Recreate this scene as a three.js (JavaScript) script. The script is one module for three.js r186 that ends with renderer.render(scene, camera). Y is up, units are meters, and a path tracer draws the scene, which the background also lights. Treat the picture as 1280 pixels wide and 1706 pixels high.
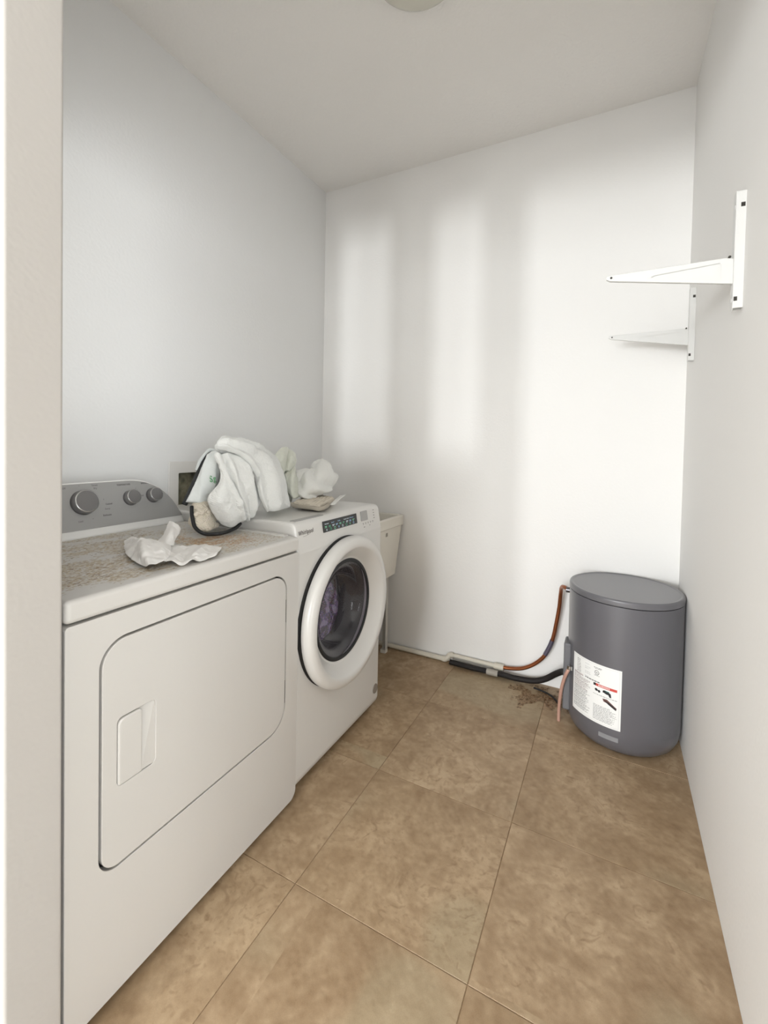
import * as THREE from 'three';
import { RoundedBoxGeometry } from 'three/addons/geometries/RoundedBoxGeometry.js';
import { RectAreaLightUniformsLib } from 'three/addons/lights/RectAreaLightUniformsLib.js';
import { MarchingCubes } from 'three/addons/objects/MarchingCubes.js';
import { mergeGeometries, mergeVertices } from 'three/addons/utils/BufferGeometryUtils.js';
import { Brush, Evaluator, SUBTRACTION } from 'three-bvh-csg';

// ---------------------------------------------------------------- camera, light, exposure
const scene = new THREE.Scene();
const renderer = new THREE.WebGLRenderer({ antialias: true });
renderer.toneMapping = THREE.LinearToneMapping;
renderer.toneMappingExposure = 1.42;
renderer.shadowMap.enabled = true;

const F = 742.61, YAW = 0.4751, PITCH = 0.0242, ROLL = 0.02, CY = 757.07, EYE = 1.25;
const camera = new THREE.PerspectiveCamera(2 * Math.atan(853 / F) * 180 / Math.PI, 1280 / 1706, 0.05, 60);
{
  const f0 = new THREE.Vector3(-Math.sin(YAW), 0, -Math.cos(YAW)), r0 = new THREE.Vector3(Math.cos(YAW), 0, -Math.sin(YAW)), u0 = new THREE.Vector3(0, 1, 0);
  const f1 = f0.clone().multiplyScalar(Math.cos(PITCH)).addScaledVector(u0, -Math.sin(PITCH));
  const u1 = u0.clone().multiplyScalar(Math.cos(PITCH)).addScaledVector(f0, Math.sin(PITCH));
  const r2 = r0.clone().multiplyScalar(Math.cos(ROLL)).addScaledVector(u1, Math.sin(ROLL));
  const u2 = u1.clone().multiplyScalar(Math.cos(ROLL)).addScaledVector(r0, -Math.sin(ROLL));
  camera.quaternion.setFromRotationMatrix(new THREE.Matrix4().makeBasis(r2, u2, f1.clone().negate()));
  camera.position.set(0, EYE, 0);
  camera.setViewOffset(1280, 1706, 0, 853 - CY, 1280, 1706);
}
scene.add(camera);

// daylight: a plain bright overcast sky, and the tall windows of the hall behind the camera
const SKY = new THREE.Color(0.93, 0.97, 1.0);
scene.background = SKY.clone();
scene.backgroundIntensity = 3;
RectAreaLightUniformsLib.init();
const HALL_END = 3.6;
const HALL_RIGHT = 3.2;
// windows in the end wall of the hall: [x0, x1, y0, y1, radiance]; a narrow bright one and a wide pale one
const DAY = new THREE.Color(0.945, 0.98, 1.0);
const WINDOWS = [[-2.03, -1.74, 1.26, 1.84, 185], [-1.6, -0.15, 0.3, 2.4, 9.3]];
for (const [x0, x1, y0, y1, power] of WINDOWS) {
  const l = new THREE.RectAreaLight(DAY, power, x1 - x0 - 0.08, y1 - y0 - 0.08);
  l.position.set((x0 + x1) / 2, (y0 + y1) / 2, HALL_END - 0.02);
  scene.add(l);
}
// the big side window of the hall, to the right of the camera: z0, z1, y0, y1, radiance
const SIDE = [0.4, 3.1, 0.3, 2.4, 3.2];
{
  const [z0, z1, y0, y1, power] = SIDE, l = new THREE.RectAreaLight(DAY, power, z1 - z0 - 0.08, y1 - y0 - 0.08);
  l.position.set(HALL_RIGHT - 0.02, (y0 + y1) / 2, (z0 + z1) / 2); l.rotation.y = Math.PI / 2;
  scene.add(l);
}

// ---------------------------------------------------------------- helpers
let seed = 7;
function rnd() { seed = (seed * 1664525 + 1013904223) >>> 0; return seed / 4294967296; }
function hash3(x, y, z) { let h = (x * 374761393 + y * 668265263 + z * 2147483647 ^ 0x5bf03635) | 0; h = Math.imul(h ^ (h >>> 13), 1274126177); h ^= h >>> 16; return (h >>> 0) / 4294967296; }
const sm = t => t * t * (3 - 2 * t), lerp = (a, b, t) => a + (b - a) * t, clamp = (v, a = 0, b = 1) => Math.min(b, Math.max(a, v));
const sstep = (a, b, v) => sm(clamp((v - a) / (b - a)));
function noise(x, y, z = 0) {
  const X = Math.floor(x), Y = Math.floor(y), Z = Math.floor(z), fx = sm(x - X), fy = sm(y - Y), fz = sm(z - Z);
  const g = (i, j, k) => hash3(X + i, Y + j, Z + k);
  return lerp(lerp(lerp(g(0, 0, 0), g(1, 0, 0), fx), lerp(g(0, 1, 0), g(1, 1, 0), fx), fy), lerp(lerp(g(0, 0, 1), g(1, 0, 1), fx), lerp(g(0, 1, 1), g(1, 1, 1), fx), fy), fz);
}
function fbm(x, y, o = 4, z = 0) { let s = 0, a = 0.5, n = 0; for (let i = 0; i < o; i++) { s += a * noise(x, y, z + i * 7.3); n += a; a *= 0.5; x *= 2.03; y *= 2.03; } return s / n; }

const names = new Map();
function numbered(n) { const k = names.get(n) || 0; names.set(n, k + 1); return k ? n + '_' + String(k).padStart(3, '0') : n; }
function shadows(m) { m.castShadow = true; m.receiveShadow = true; return m; }
function thing(name, label, category, pos = [0, 0, 0], group) {
  const o = new THREE.Group(); o.name = numbered(name); o.position.set(...pos); scene.add(o);
  o.userData = { label, category }; if (group) o.userData.group = group;
  return o;
}
function solo(name, label, category, geo, mat, pos = [0, 0, 0], group) {
  const o = shadows(new THREE.Mesh(geo, mat)); o.name = numbered(name); o.position.set(...pos); scene.add(o);
  o.userData = { label, category }; if (group) o.userData.group = group;
  return o;
}
function part(name, geo, mat, parent, pos = [0, 0, 0], label) {
  const o = shadows(new THREE.Mesh(geo, mat)); o.name = name; o.position.set(...pos); parent.add(o);
  if (label) o.userData.label = label;
  return o;
}
function struct(name, geo, mat, pos = [0, 0, 0]) {
  const o = shadows(new THREE.Mesh(geo, mat)); o.name = name; o.position.set(...pos); scene.add(o); o.userData.kind = 'structure'; return o;
}
function mergeAll(gs) { return mergeGeometries(gs.map(g => { const h = g.index ? g.toNonIndexed() : g; for (const k of Object.keys(h.attributes)) if (!['position', 'normal', 'uv'].includes(k)) h.deleteAttribute(k); return h; })); }
function box(w, h, d, x = 0, y = 0, z = 0) { const g = new THREE.BoxGeometry(w, h, d); g.translate(x, y, z); return g; }
function span(x0, x1, y0, y1, z0, z1) { return box(x1 - x0, y1 - y0, z1 - z0, (x0 + x1) / 2, (y0 + y1) / 2, (z0 + z1) / 2); }
function rbox(x0, x1, y0, y1, z0, z1, r, s = 3) { const g = new RoundedBoxGeometry(x1 - x0, y1 - y0, z1 - z0, s, r); g.translate((x0 + x1) / 2, (y0 + y1) / 2, (z0 + z1) / 2); return g; }
function rrect(w, h, r, cx = 0, cy = 0, P = THREE.Shape) {   // rounded rectangle outline; r may be [bl, br, tr, tl]
  const [a, b, c, d] = Array.isArray(r) ? r : [r, r, r, r], x0 = cx - w / 2, x1 = cx + w / 2, y0 = cy - h / 2, y1 = cy + h / 2, s = new P();
  s.moveTo(x0 + a, y0); s.lineTo(x1 - b, y0); s.absarc(x1 - b, y0 + b, b, -Math.PI / 2, 0); s.lineTo(x1, y1 - c); s.absarc(x1 - c, y1 - c, c, 0, Math.PI / 2);
  s.lineTo(x0 + d, y1); s.absarc(x0 + d, y1 - d, d, Math.PI / 2, Math.PI); s.lineTo(x0, y0 + a); s.absarc(x0 + a, y0 + a, a, Math.PI, 1.5 * Math.PI);
  return s;
}
function extrude(shape, depth, bevel = 0, seg = 12) { return new THREE.ExtrudeGeometry(shape, { depth: depth - 2 * bevel, bevelEnabled: bevel > 0, bevelSize: bevel, bevelThickness: bevel, bevelOffset: -bevel, bevelSegments: 3, curveSegments: seg }).translate(0, 0, bevel); }
// a shape drawn in (u, y) with u = -z (u grows away from the camera), extruded toward +x from x0
function faceX(shape, x0, depth, bevel = 0, seg = 16) { const g = extrude(shape, depth, bevel, seg); g.rotateY(Math.PI / 2); g.translate(x0, 0, 0); return g; }
function tube(pts, r, seg = 60, rad = 12, closed = false) { return new THREE.TubeGeometry(new THREE.CatmullRomCurve3(pts.map(p => new THREE.Vector3(...p)), closed, 'centripetal'), seg, r, rad, closed); }
function lathe(prof, seg = 64) { return new THREE.LatheGeometry(prof.map(([r, y]) => new THREE.Vector2(r, y)), seg); }
function planarUV(g, fx, fy) { const p = g.attributes.position, uv = new Float32Array(p.count * 2); for (let i = 0; i < p.count; i++) { uv[2 * i] = fx(p.getX(i), p.getY(i), p.getZ(i)); uv[2 * i + 1] = fy(p.getX(i), p.getY(i), p.getZ(i)); } g.setAttribute('uv', new THREE.BufferAttribute(uv, 2)); return g; }
function dataTex(n, m, fn, srgb = true) {
  const d = new Uint8Array(n * m * 4);
  for (let j = 0; j < m; j++) for (let i = 0; i < n; i++) { const c = fn(i / n, j / m, i, j), k = 4 * (j * n + i); d[k] = c[0]; d[k + 1] = c[1]; d[k + 2] = c[2]; d[k + 3] = c[3] === undefined ? 255 : c[3]; }
  const t = new THREE.DataTexture(d, n, m); t.magFilter = THREE.LinearFilter; t.minFilter = THREE.LinearFilter; t.wrapS = t.wrapT = THREE.RepeatWrapping;
  if (srgb) t.colorSpace = THREE.SRGBColorSpace; t.needsUpdate = true; return t;
}
function canvasTex(w, h, draw) { const c = document.createElement('canvas'); c.width = w; c.height = h; const g = c.getContext('2d'); draw(g, w, h); const t = new THREE.CanvasTexture(c); t.colorSpace = THREE.SRGBColorSpace; return t; }
function std(color, roughness = 0.6, extra = {}) { return new THREE.MeshStandardMaterial({ color, roughness, metalness: 0, ...extra }); }
function phys(color, roughness = 0.5, extra = {}) { return new THREE.MeshPhysicalMaterial({ color, roughness, metalness: 0, ...extra }); }

// ---------------------------------------------------------------- materials
const peel = dataTex(512, 512, (u, v) => { const n = 255 * clamp(0.55 * tileN(u, v, 64) + 0.3 * tileN(u, v, 28) + 0.15 * tileN(u, v, 128)); return [n, n, n]; }, false);
function tileN(u, v, k) { const x = u * k, y = v * k, X = Math.floor(x), Y = Math.floor(y), fx = sm(x - X), fy = sm(y - Y), g = (i, j) => hash3((X + i) % k, (Y + j) % k, k); return lerp(lerp(g(0, 0), g(1, 0), fx), lerp(g(0, 1), g(1, 1), fx), fy); }
const M = {};
M.wall = std(0xf0eeeb, 0.85, { bumpMap: peel, bumpScale: 0.0004 });
M.wallLeft = std(0xeeeeed, 0.85, { bumpMap: peel, bumpScale: 0.0004 });
M.ceiling = std(0xefece8, 0.9, { bumpMap: peel, bumpScale: 0.0015 });
M.trim = std(0xe8e6e2, 0.5);
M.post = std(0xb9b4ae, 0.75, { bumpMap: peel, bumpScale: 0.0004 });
M.hallWall = std(0xaba49b, 0.85);
M.enamel = phys(0xcdcac5, 0.32, { clearcoat: 0.3, clearcoatRoughness: 0.25 });
M.enamelWasher = phys(0xdbd9d5, 0.3, { clearcoat: 0.3, clearcoatRoughness: 0.2 });
M.plastic = std(0xe9e8e5, 0.42);
M.shadowGap = std(0x24211e, 0.9);
M.rubber = std(0x1c1b1b, 0.7);
M.silver = std(0xa8a7a5, 0.45, { metalness: 0.25 });
M.chrome = std(0xc9c9c9, 0.2, { metalness: 1 });
M.steel = std(0x6f6e72, 0.3, { metalness: 1 });
M.pvc = std(0xd9d2c3, 0.45);
M.bracket = std(0xd9d8d5, 0.35);
M.bracketDark = std(0x3a3732, 0.5, { metalness: 0.5 });

// floor tiles: mottled travertine look with brown pits and pale greenish patches
const tileMap = dataTex(1600, 1600, (u, v, i, j) => {
  const x = u * 2, y = v * 2;                     // metres
  const wx = x + 0.1 * (fbm(x * 6, y * 6, 2, 3) - 0.5), wy = y + 0.1 * (fbm(x * 6 + 9, y * 6, 2, 5) - 0.5);
  const big = fbm(wx * 4.2, wy * 4.2, 3, 11), mid = fbm(wx * 17, wy * 17, 3, 17), fine = noise(x * 95, y * 95, 23);
  const vein = 1 - Math.abs(2 * fbm(wx * 13, wy * 14, 3, 31) - 1);
  const green = sstep(0.58, 0.74, fbm(wx * 3.1, wy * 3.1, 2, 41));
  const zone = sstep(0.48, 0.62, big * 0.6 + mid * 0.4);
  const pit = sstep(0.6, 0.75, fbm(wx * 95, wy * 105, 2, 53)) * zone, crack = sstep(0.93, 0.99, vein) * zone * sstep(0.55, 0.7, noise(wx * 40, wy * 40, 61));
  const t = clamp(0.5 + 0.95 * (big - 0.5) + 0.85 * (mid - 0.5) + 0.5 * (noise(wx * 48, wy * 48, 71) - 0.5) + 0.3 * (fine - 0.5));
  const dark = [150, 126, 99], light = [190, 168, 141], gcol = [178, 168, 144], pcol = [124, 99, 74], gr = (hash3(i, j, 5) - 0.5) * 9;
  return [0, 1, 2].map(k => clamp(lerp(lerp(lerp(dark[k], light[k], t), gcol[k], green * 0.45), pcol[k], clamp(pit * 0.2 + crack * 0.3)) + gr, 0, 255));
});
const tileBump = dataTex(1024, 1024, (u, v) => { const n = 255 * clamp(0.5 * fbm(u * 60, v * 60, 3, 2) + 0.5 * fbm(u * 200, v * 200, 2, 8)); return [n, n, n]; }, false);
M.tile = std(0xf8f4ec, 0.5, { map: tileMap, bumpMap: tileBump, bumpScale: 0.0012 });
M.tileB = std(0xf2ede3, 0.5, { map: tileMap, bumpMap: tileBump, bumpScale: 0.0012 });
M.grout = std(0x9a8164, 0.95);
M.hallFloor = std(0xb5b0a8, 0.6);

// ---------------------------------------------------------------- room shell
const XL = -1.729, XR = 0.288, ZB = -2.455, H = 2.892, ZF = -0.476, ZH = -0.38, T = 0.12, HX = -2.6, JAMB = -0.932, HEAD = 2.25, SILL = 1.3;
const wallUV = g => planarUV(g, (x, y, z) => (x + z) / 0.5, (x, y, z) => y / 0.5);
struct('wall_back', wallUV(span(XL - T, XR + T, -0.1, H, ZB - T, ZB)), M.wall);
struct('wall_right', wallUV(span(XR, XR + T, -0.1, H, ZB, ZH)), M.wall);
{ // the left wall with the opening of the dryer vent box
  const s = new THREE.Shape(); s.moveTo(0.3, -0.1); s.lineTo(-ZB, -0.1); s.lineTo(-ZB, H); s.lineTo(0.3, H); s.closePath();
  s.holes.push(rrect(0.24, 0.32, 0.004, 1.465, 0.942, THREE.Path));
  const g = faceX(s, XL - T, T); struct('wall_left', wallUV(g), M.wallLeft);
}
{ // front wall of the laundry room: left stub with a rounded corner bead, and the head over the opening
  const r = 0.007, COL = -1.072;
  const post = (xa, xb, y0, y1) => { const s = rrect(xb - xa, ZH - ZF, r, (xa + xb) / 2, -(ZH + ZF) / 2), g = new THREE.ExtrudeGeometry(s, { depth: y1 - y0, bevelEnabled: false, curveSegments: 8 }); g.rotateX(-Math.PI / 2); g.translate(0, y0, 0); return g; };
  // door post, then the wall above and below the pass-through openings over the dryer with their mullion
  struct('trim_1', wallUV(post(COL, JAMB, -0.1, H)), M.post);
  struct('wall_front', wallUV(mergeAll([span(HX, COL, -0.1, SILL, ZF, ZH), span(HX, XL + 0.03, SILL, H, ZF, ZH), span(-1.456, -1.273, SILL, HEAD, ZF, ZH)])), M.wall);
  struct('wall_head', wallUV(mergeAll([span(JAMB - 0.002, XR, HEAD, H, ZF, ZH), span(XL + 0.03, COL, HEAD, H, ZF, ZH)])), M.wall);
}
struct('ceiling', planarUV(span(HX - T, HALL_RIGHT + T, H, H + T, ZB - T, HALL_END + T), (x, y, z) => x / 0.5, (x, y, z) => z / 0.5), M.ceiling);
struct('wall_hall_left', wallUV(span(HX - T, HX, -0.1, H, ZF, HALL_END)), M.hallWall);
struct('wall_hall_front', wallUV(span(XR + T, HALL_RIGHT, -0.1, H, ZF, ZH)), M.hallWall);
{
  const [z0, z1, y0, y1] = SIDE, s = new THREE.Shape(); s.moveTo(-HALL_END, -0.1); s.lineTo(-ZF, -0.1); s.lineTo(-ZF, H); s.lineTo(-HALL_END, H); s.closePath();
  s.holes.push(rrect(z1 - z0, y1 - y0, 0.002, -(z0 + z1) / 2, (y0 + y1) / 2, THREE.Path));
  struct('wall_hall_right', wallUV(faceX(s, HALL_RIGHT, T)), M.hallWall);
}
{ // hall end wall with its tall windows
  const s = new THREE.Shape(); s.moveTo(HX - T, -0.1); s.lineTo(HALL_RIGHT + T, -0.1); s.lineTo(HALL_RIGHT + T, H); s.lineTo(HX - T, H); s.closePath();
  for (const [x0, x1, y0, y1] of WINDOWS) { const h = new THREE.Path(); h.moveTo(x0, y0); h.lineTo(x0, y1); h.lineTo(x1, y1); h.lineTo(x1, y0); h.closePath(); s.holes.push(h); }
  const g = new THREE.ExtrudeGeometry(s, { depth: T, bevelEnabled: false }); g.translate(0, 0, HALL_END);
  struct('wall_hall_end', wallUV(g), M.hallWall);
  const pane = phys(0xffffff, 0.02, { transmission: 1, thickness: 0, ior: 1.45 });
  const glaze = (n, W, Hh, pos, turn) => {
    const w = new THREE.Group(), f = 0.04; w.name = 'window_' + n; w.userData.kind = 'structure'; w.position.set(...pos); w.rotation.y = turn; scene.add(w);
    part('window_frame', mergeAll([span(-W / 2, -W / 2 + f, 0, Hh, 0.02, 0.09), span(W / 2 - f, W / 2, 0, Hh, 0.02, 0.09), span(-W / 2 + f, W / 2 - f, 0, f, 0.02, 0.09), span(-W / 2 + f, W / 2 - f, Hh - f, Hh, 0.02, 0.09)]), M.trim, w);
    part('pane', span(-W / 2 + f, W / 2 - f, f, Hh - f, 0.05, 0.056), pane, w);
  };
  WINDOWS.forEach(([x0, x1, y0, y1], i) => glaze(i + 1, x1 - x0, y1 - y0, [(x0 + x1) / 2, y0, HALL_END], 0));
  glaze(3, SIDE[1] - SIDE[0], SIDE[3] - SIDE[2], [HALL_RIGHT, SIDE[2], (SIDE[0] + SIDE[1]) / 2], Math.PI / 2);
}
// floor: slab, grout bed and separate tiles
const floor = struct('floor', span(HX - T, HALL_RIGHT + T, -0.1, -0.0022, ZB - T, HALL_END + T), M.grout);
{
  const ch = 0.0008, joint = 0.0022;
  const gx = [XL, -1.27, -0.765, -0.265, XR], gz = [ZB, -2.012, -1.497, -0.992, -0.487, ZH];
  function tileGeo(x0, x1, z0, z1, ox, oz, flip) {
    const a = [x0, z0], b = [x1, z1], y0 = -0.0022, y1 = -ch, y2 = 0, P = [], idx = [];
    const ring = (d, y) => [[x0 + d, y, z0 + d], [x1 - d, y, z0 + d], [x1 - d, y, z1 - d], [x0 + d, y, z1 - d]];
    const R = [ring(0, y0), ring(0, y1), ring(ch, y2)];
    for (let l = 0; l < 2; l++) for (let k = 0; k < 4; k++) { const m = (k + 1) % 4, q = [R[l][k], R[l + 1][k], R[l + 1][m], R[l][m]]; const o = P.length; P.push(...q); idx.push(o, o + 1, o + 2, o, o + 2, o + 3); }
    const o = P.length; P.push(...R[2]); idx.push(o, o + 2, o + 1, o, o + 3, o + 2);
    const g = new THREE.BufferGeometry(); g.setAttribute('position', new THREE.Float32BufferAttribute(P.flat(), 3)); g.setIndex(idx);
    planarUV(g, (x, y, z) => (flip ? z : x) / 2 + ox, (x, y, z) => (flip ? x : z) / 2 + oz); g.computeVertexNormals(); const n = g.toNonIndexed(); n.computeVertexNormals(); return n;
  }
  let n = 0;
  for (let i = 0; i < gx.length - 1; i++) for (let j = 0; j < gz.length - 1; j++) {
    const e = joint / 2, g = tileGeo(gx[i] + (i ? e : 0), gx[i + 1] - (i < gx.length - 2 ? e : 0), gz[j] + (j ? e : 0), gz[j + 1] - (j < gz.length - 2 ? e : 0), Math.floor(rnd() * 8) / 8 + rnd() * 0.1, rnd(), rnd() > 0.5);
    part(n ? 'tile_' + String(n).padStart(3, '0') : 'tile', g, (i + j) % 2 ? M.tile : M.tileB, floor); n++;
  }
  part('hall_paving', span(HX, HALL_RIGHT, -0.0022, -0.0005, ZH + 0.003, HALL_END), M.hallFloor, floor);
}

// ---------------------------------------------------------------- dryer
{
  const FX = -0.946, Z0 = -0.486, Z1 = -1.219, BX = -1.69, u0 = -Z0, u1 = -Z1, uc = (u0 + u1) / 2, W = u1 - u0;
  const t = thing('clothes_dryer', 'white front-loading clothes dryer with a grey dial console and a dirt-speckled top', 'dryer', [0, 0, 0]);
  part('cabinet', rbox(BX, FX - 0.022, 0.02, 0.874, Z1 + 0.003, Z0 - 0.003, 0.006), M.enamel, t);
  part('door_seal', span(FX - 0.0218, FX - 0.0212, 0.3, 0.824, -1.164, -0.547), M.rubber, t);
  for (const [x, z] of [[-1.02, Z0 - 0.07], [-1.02, Z1 + 0.07], [-1.6, Z0 - 0.07], [-1.6, Z1 + 0.07]]) part('foot', new THREE.CylinderGeometry(0.02, 0.024, 0.022, 16), M.rubber, t, [x, 0.011, z]);
  // front panel with the door cut-out
  const s = rrect(W, 0.874 - 0.022, [0.012, 0.03, 0.008, 0.008], uc, 0.448);
  const du0 = 0.553, du1 = 1.158, dy0 = 0.306, dy1 = 0.818, rad = [0.045, 0.075, 0.06, 0.06];
  s.holes.push(rrect(du1 - du0, dy1 - dy0, rad, (du0 + du1) / 2, (dy0 + dy1) / 2, THREE.Path));
  part('front_panel', faceX(s, FX - 0.022, 0.022, 0.0015), M.enamel, t);
  const g = 0.0055, ds = rrect(du1 - du0 - 2 * g, dy1 - dy0 - 2 * g, rad.map(r => r - g), (du0 + du1) / 2, (dy0 + dy1) / 2);
  ds.holes.push(rrect(0.092, 0.152, 0.012, 0.637, 0.561, THREE.Path));
  const door = part('door', faceX(ds, FX - 0.0205, 0.0215, 0.002), M.enamel, t);
  { // pull: a raised lip on the left, a scooped finger recess on the right
    part('handle', faceX(rrect(0.056, 0.148, [0.006, 0.004, 0.01, 0.014], 0.620, 0.561), FX - 0.019, 0.0235, 0.004), M.enamel, door);
    const q = new THREE.BufferGeometry(), u = [0.648, 0.683], y = [0.487, 0.637];
    q.setAttribute('position', new THREE.Float32BufferAttribute([FX - 0.001, y[0], -u[0], FX, y[0], -u[1], FX - 0.004, y[1], -u[1], FX - 0.017, y[1], -u[0], FX - 0.0205, y[0], -u[0], FX - 0.0205, y[0], -u[1], FX - 0.0205, y[1], -u[1], FX - 0.0205, y[1], -u[0]], 3));
    q.setIndex([0, 1, 2, 0, 2, 3, 4, 6, 5, 4, 7, 6, 0, 5, 1, 0, 4, 5, 1, 6, 2, 1, 5, 6, 2, 7, 3, 2, 6, 7, 3, 4, 0, 3, 7, 4]); const qn = q.toNonIndexed(); qn.computeVertexNormals(); planarUV(qn, (x, y, z) => z, (x, y) => y);
    part('finger_recess', qn, M.enamel, door);
  }
  for (const y of [0.69, 0.42]) part('hinge', rbox(FX - 0.018, FX - 0.0015, y - 0.038, y + 0.038, -du1 + 0.0008, -du1 + 0.0055, 0.001, 1), M.bracketDark, t);
  // lid with its dirt; a shallow tray between raised rims
  const dirt = canvasTex(1024, 1024, (c, w, h) => {   // u along the width (near end at u = 0), v from back (top) to front
    c.fillStyle = '#cdcac5'; c.fillRect(0, 0, w, h);
    let sd = 91; const r = () => { sd = (sd * 1664525 + 1013904223) >>> 0; return sd / 4294967296; };
    const blob = (x, y, a, b, col, al) => { c.globalAlpha = al; c.fillStyle = col; c.beginPath(); c.ellipse(x, y, a, b, r() * 0.6 - 0.3, 0, 6.3); c.fill(); };
    for (let i = 0; i < 34000; i++) {               // greasy speckle film over the near half and the middle
      const x = r() * w, y = r() * h, X = x / w, Y = y / h;
      const n = fbm(X * 9, Y * 22, 3, 3);
      const dens = sstep(0.1, 0.3, Y) * sstep(0.985, 0.93, Y) * (sstep(0.85, 0.35, X) * 0.9 + 0.35) * sstep(0.3, 0.58, n);
      if (r() > dens) continue;
      blob(x, y, 1.5 + r() * 7, 0.8 + r() * 2.6, r() < 0.25 ? '#7a5c38' : r() < 0.5 ? '#a1875d' : '#b9a57e', 0.25 + r() * 0.4);
    }
    for (let i = 0; i < 2400; i++) {                 // darker crumbs in clusters
      const X = r(), Y = 0.3 + r() * 0.6, n = fbm(X * 12, Y * 20, 2, 9);
      if (n < 0.52 || X > 0.7) continue;
      blob(X * w, Y * h, 1.5 + r() * 6, 1 + r() * 2.5, r() < 0.5 ? '#5d4325' : '#8d6a3d', 0.5 + r() * 0.4);
    }
    for (let i = 0; i < 2600; i++) {                // orange rust patch in front of the cloth pile
      const a = r() * 6.283, q = Math.sqrt(r()) * (0.6 + 0.5 * r()), X = 0.745 + Math.cos(a) * q * 0.15, Y = 0.73 + Math.sin(a) * q * 0.2 + (X - 0.745) * 0.3;
      if (fbm(X * 16, Y * 34, 2, 19) < 0.46) continue;
      blob(X * w, Y * h, 1 + r() * 6, 0.8 + r() * 2, r() < 0.5 ? '#a8703a' : r() < 0.6 ? '#c79a62' : '#8a5526', 0.35 + r() * 0.45);
    }
    c.globalAlpha = 1;
  });
  const lidMat = phys(0xffffff, 0.4, { map: dirt, clearcoat: 0.15, clearcoatRoughness: 0.4 });
  const lid = rbox(BX, FX + 0.002, 0.8785, 0.926, Z1, Z0, 0.011, 4);
  planarUV(lid, (x, y, z) => clamp((Z0 - z) / W, 0.001, 0.999), (x, y, z) => 1 - clamp((x - BX) / (FX - BX), 0.001, 0.999));
  part('dirty_top', lid, lidMat, t, [0, 0, 0], 'white top speckled with brown dirt and rust');
  for (const z of [Z1 + 0.02]) part('top_rim', rbox(BX + 0.24, FX - 0.04, 0.923, 0.931, z - 0.012, z + 0.012, 0.0035), M.enamel, t);
  // console: D-shaped, leaning back
  const con = (grow) => { const c = new THREE.Shape(), y0 = 0.0 - grow, y1 = 0.186 + grow, a = u0 - grow + 0.001, b = u1 - 0.012 + grow;
    c.moveTo(a, y0); c.lineTo(b, y0); c.lineTo(b, y0 + 0.006); c.bezierCurveTo(b - 0.014, y0 + 0.085, b - 0.07, y1, b - 0.2, y1); c.lineTo(a, y1); c.closePath(); return c; };
  const lean = g => { g.rotateZ(0.32); g.translate(-1.505, 0.926, 0); return g; };
  const cbody = lean(faceX(con(0), -0.12, 0.12, 0.006, 24));
  part('console', cbody, M.plastic, t);
  const face = faceX(con(-0.006), -0.002, 0.0045, 0.001, 24);
  { const p = face.attributes.position; for (let i = 0; i < p.count; i++) if (p.getY(i) < 0.027) p.setY(i, 0.027); face.computeVertexNormals(); }
  const print = canvasTex(1024, 256, (c, w, h) => {
    c.fillStyle = '#a5a4a2'; c.fillRect(0, 0, w, h); c.fillStyle = '#4c4a4a';
    const X = u => (u - u0) / W * w, Y = y => h - y / 0.186 * h;
    const words = (u, y, str, px = 9, b = false) => { c.font = (b ? 'bold ' : '') + px + 'px sans-serif'; c.fillText(str, X(u), Y(y)); };
    words(0.745, 0.128, 'Sensing', 9); words(0.75, 0.118, 'Wet', 9); words(0.735, 0.102, 'MORE DRY', 8); words(0.735, 0.093, 'NORMAL', 8); words(0.733, 0.083, 'LESS DRY', 8); words(0.73, 0.072, 'AUTO DRY', 10, true); words(0.73, 0.055, 'Energy', 9, true); words(0.73, 0.045, 'Preferred', 8);
    words(0.79, 0.165, 'Off', 10); words(0.84, 0.17, '•', 10); words(0.88, 0.168, 'Timed', 10); words(0.885, 0.158, 'Dry', 10); words(0.91, 0.117, '•', 12); words(0.915, 0.1, 'Casual', 10, true); words(0.91, 0.084, 'Damp', 9); words(0.9, 0.062, 'Delicate', 10, true); words(0.82, 0.052, 'Cool', 10); words(0.865, 0.056, '•', 11);
    words(0.965, 0.163, 'TEMPERATURE', 10, true); words(1.045, 0.118, 'High', 9); words(1.055, 0.163, 'WRINKLE', 10, true); words(1.03, 0.146, '•', 11);
  });
  planarUV(face, (x, y, z) => clamp((-z - u0) / W), (x, y) => clamp(y / 0.186));
  lean(face); part('control_panel', face, std(0xffffff, 0.42, { map: print, metalness: 0.15 }), t, [0, 0, 0], 'grey panel with printed dial markings');
  const knob = (u, y, r, dep) => {
    const kg = lathe([[0, dep], [r * 0.86, dep], [r * 0.94, dep - 0.003], [r, dep * 0.45], [r * 1.06, 0], [0, 0]], 40); kg.rotateZ(-Math.PI / 2);
    const ring = lathe([[r * 0.88, dep + 0.0006], [r * 0.95, dep + 0.0006], [r * 0.97, dep - 0.003], [r * 0.93, dep - 0.0035], [r * 0.88, dep + 0.0006]], 40); ring.rotateZ(-Math.PI / 2);
    for (const q of [kg, ring]) { q.translate(0.0025, y, -u); lean(q); }
    const k = part('knob', kg, M.knob ??= std(0x7e7c7c, 0.4, { metalness: 0.3 }), t); part('knob_ring', ring, M.chrome, k);
  };
  knob(0.846, 0.116, 0.039, 0.024); knob(1.006, 0.116, 0.026, 0.024); knob(1.094, 0.117, 0.026, 0.024);
}

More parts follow.
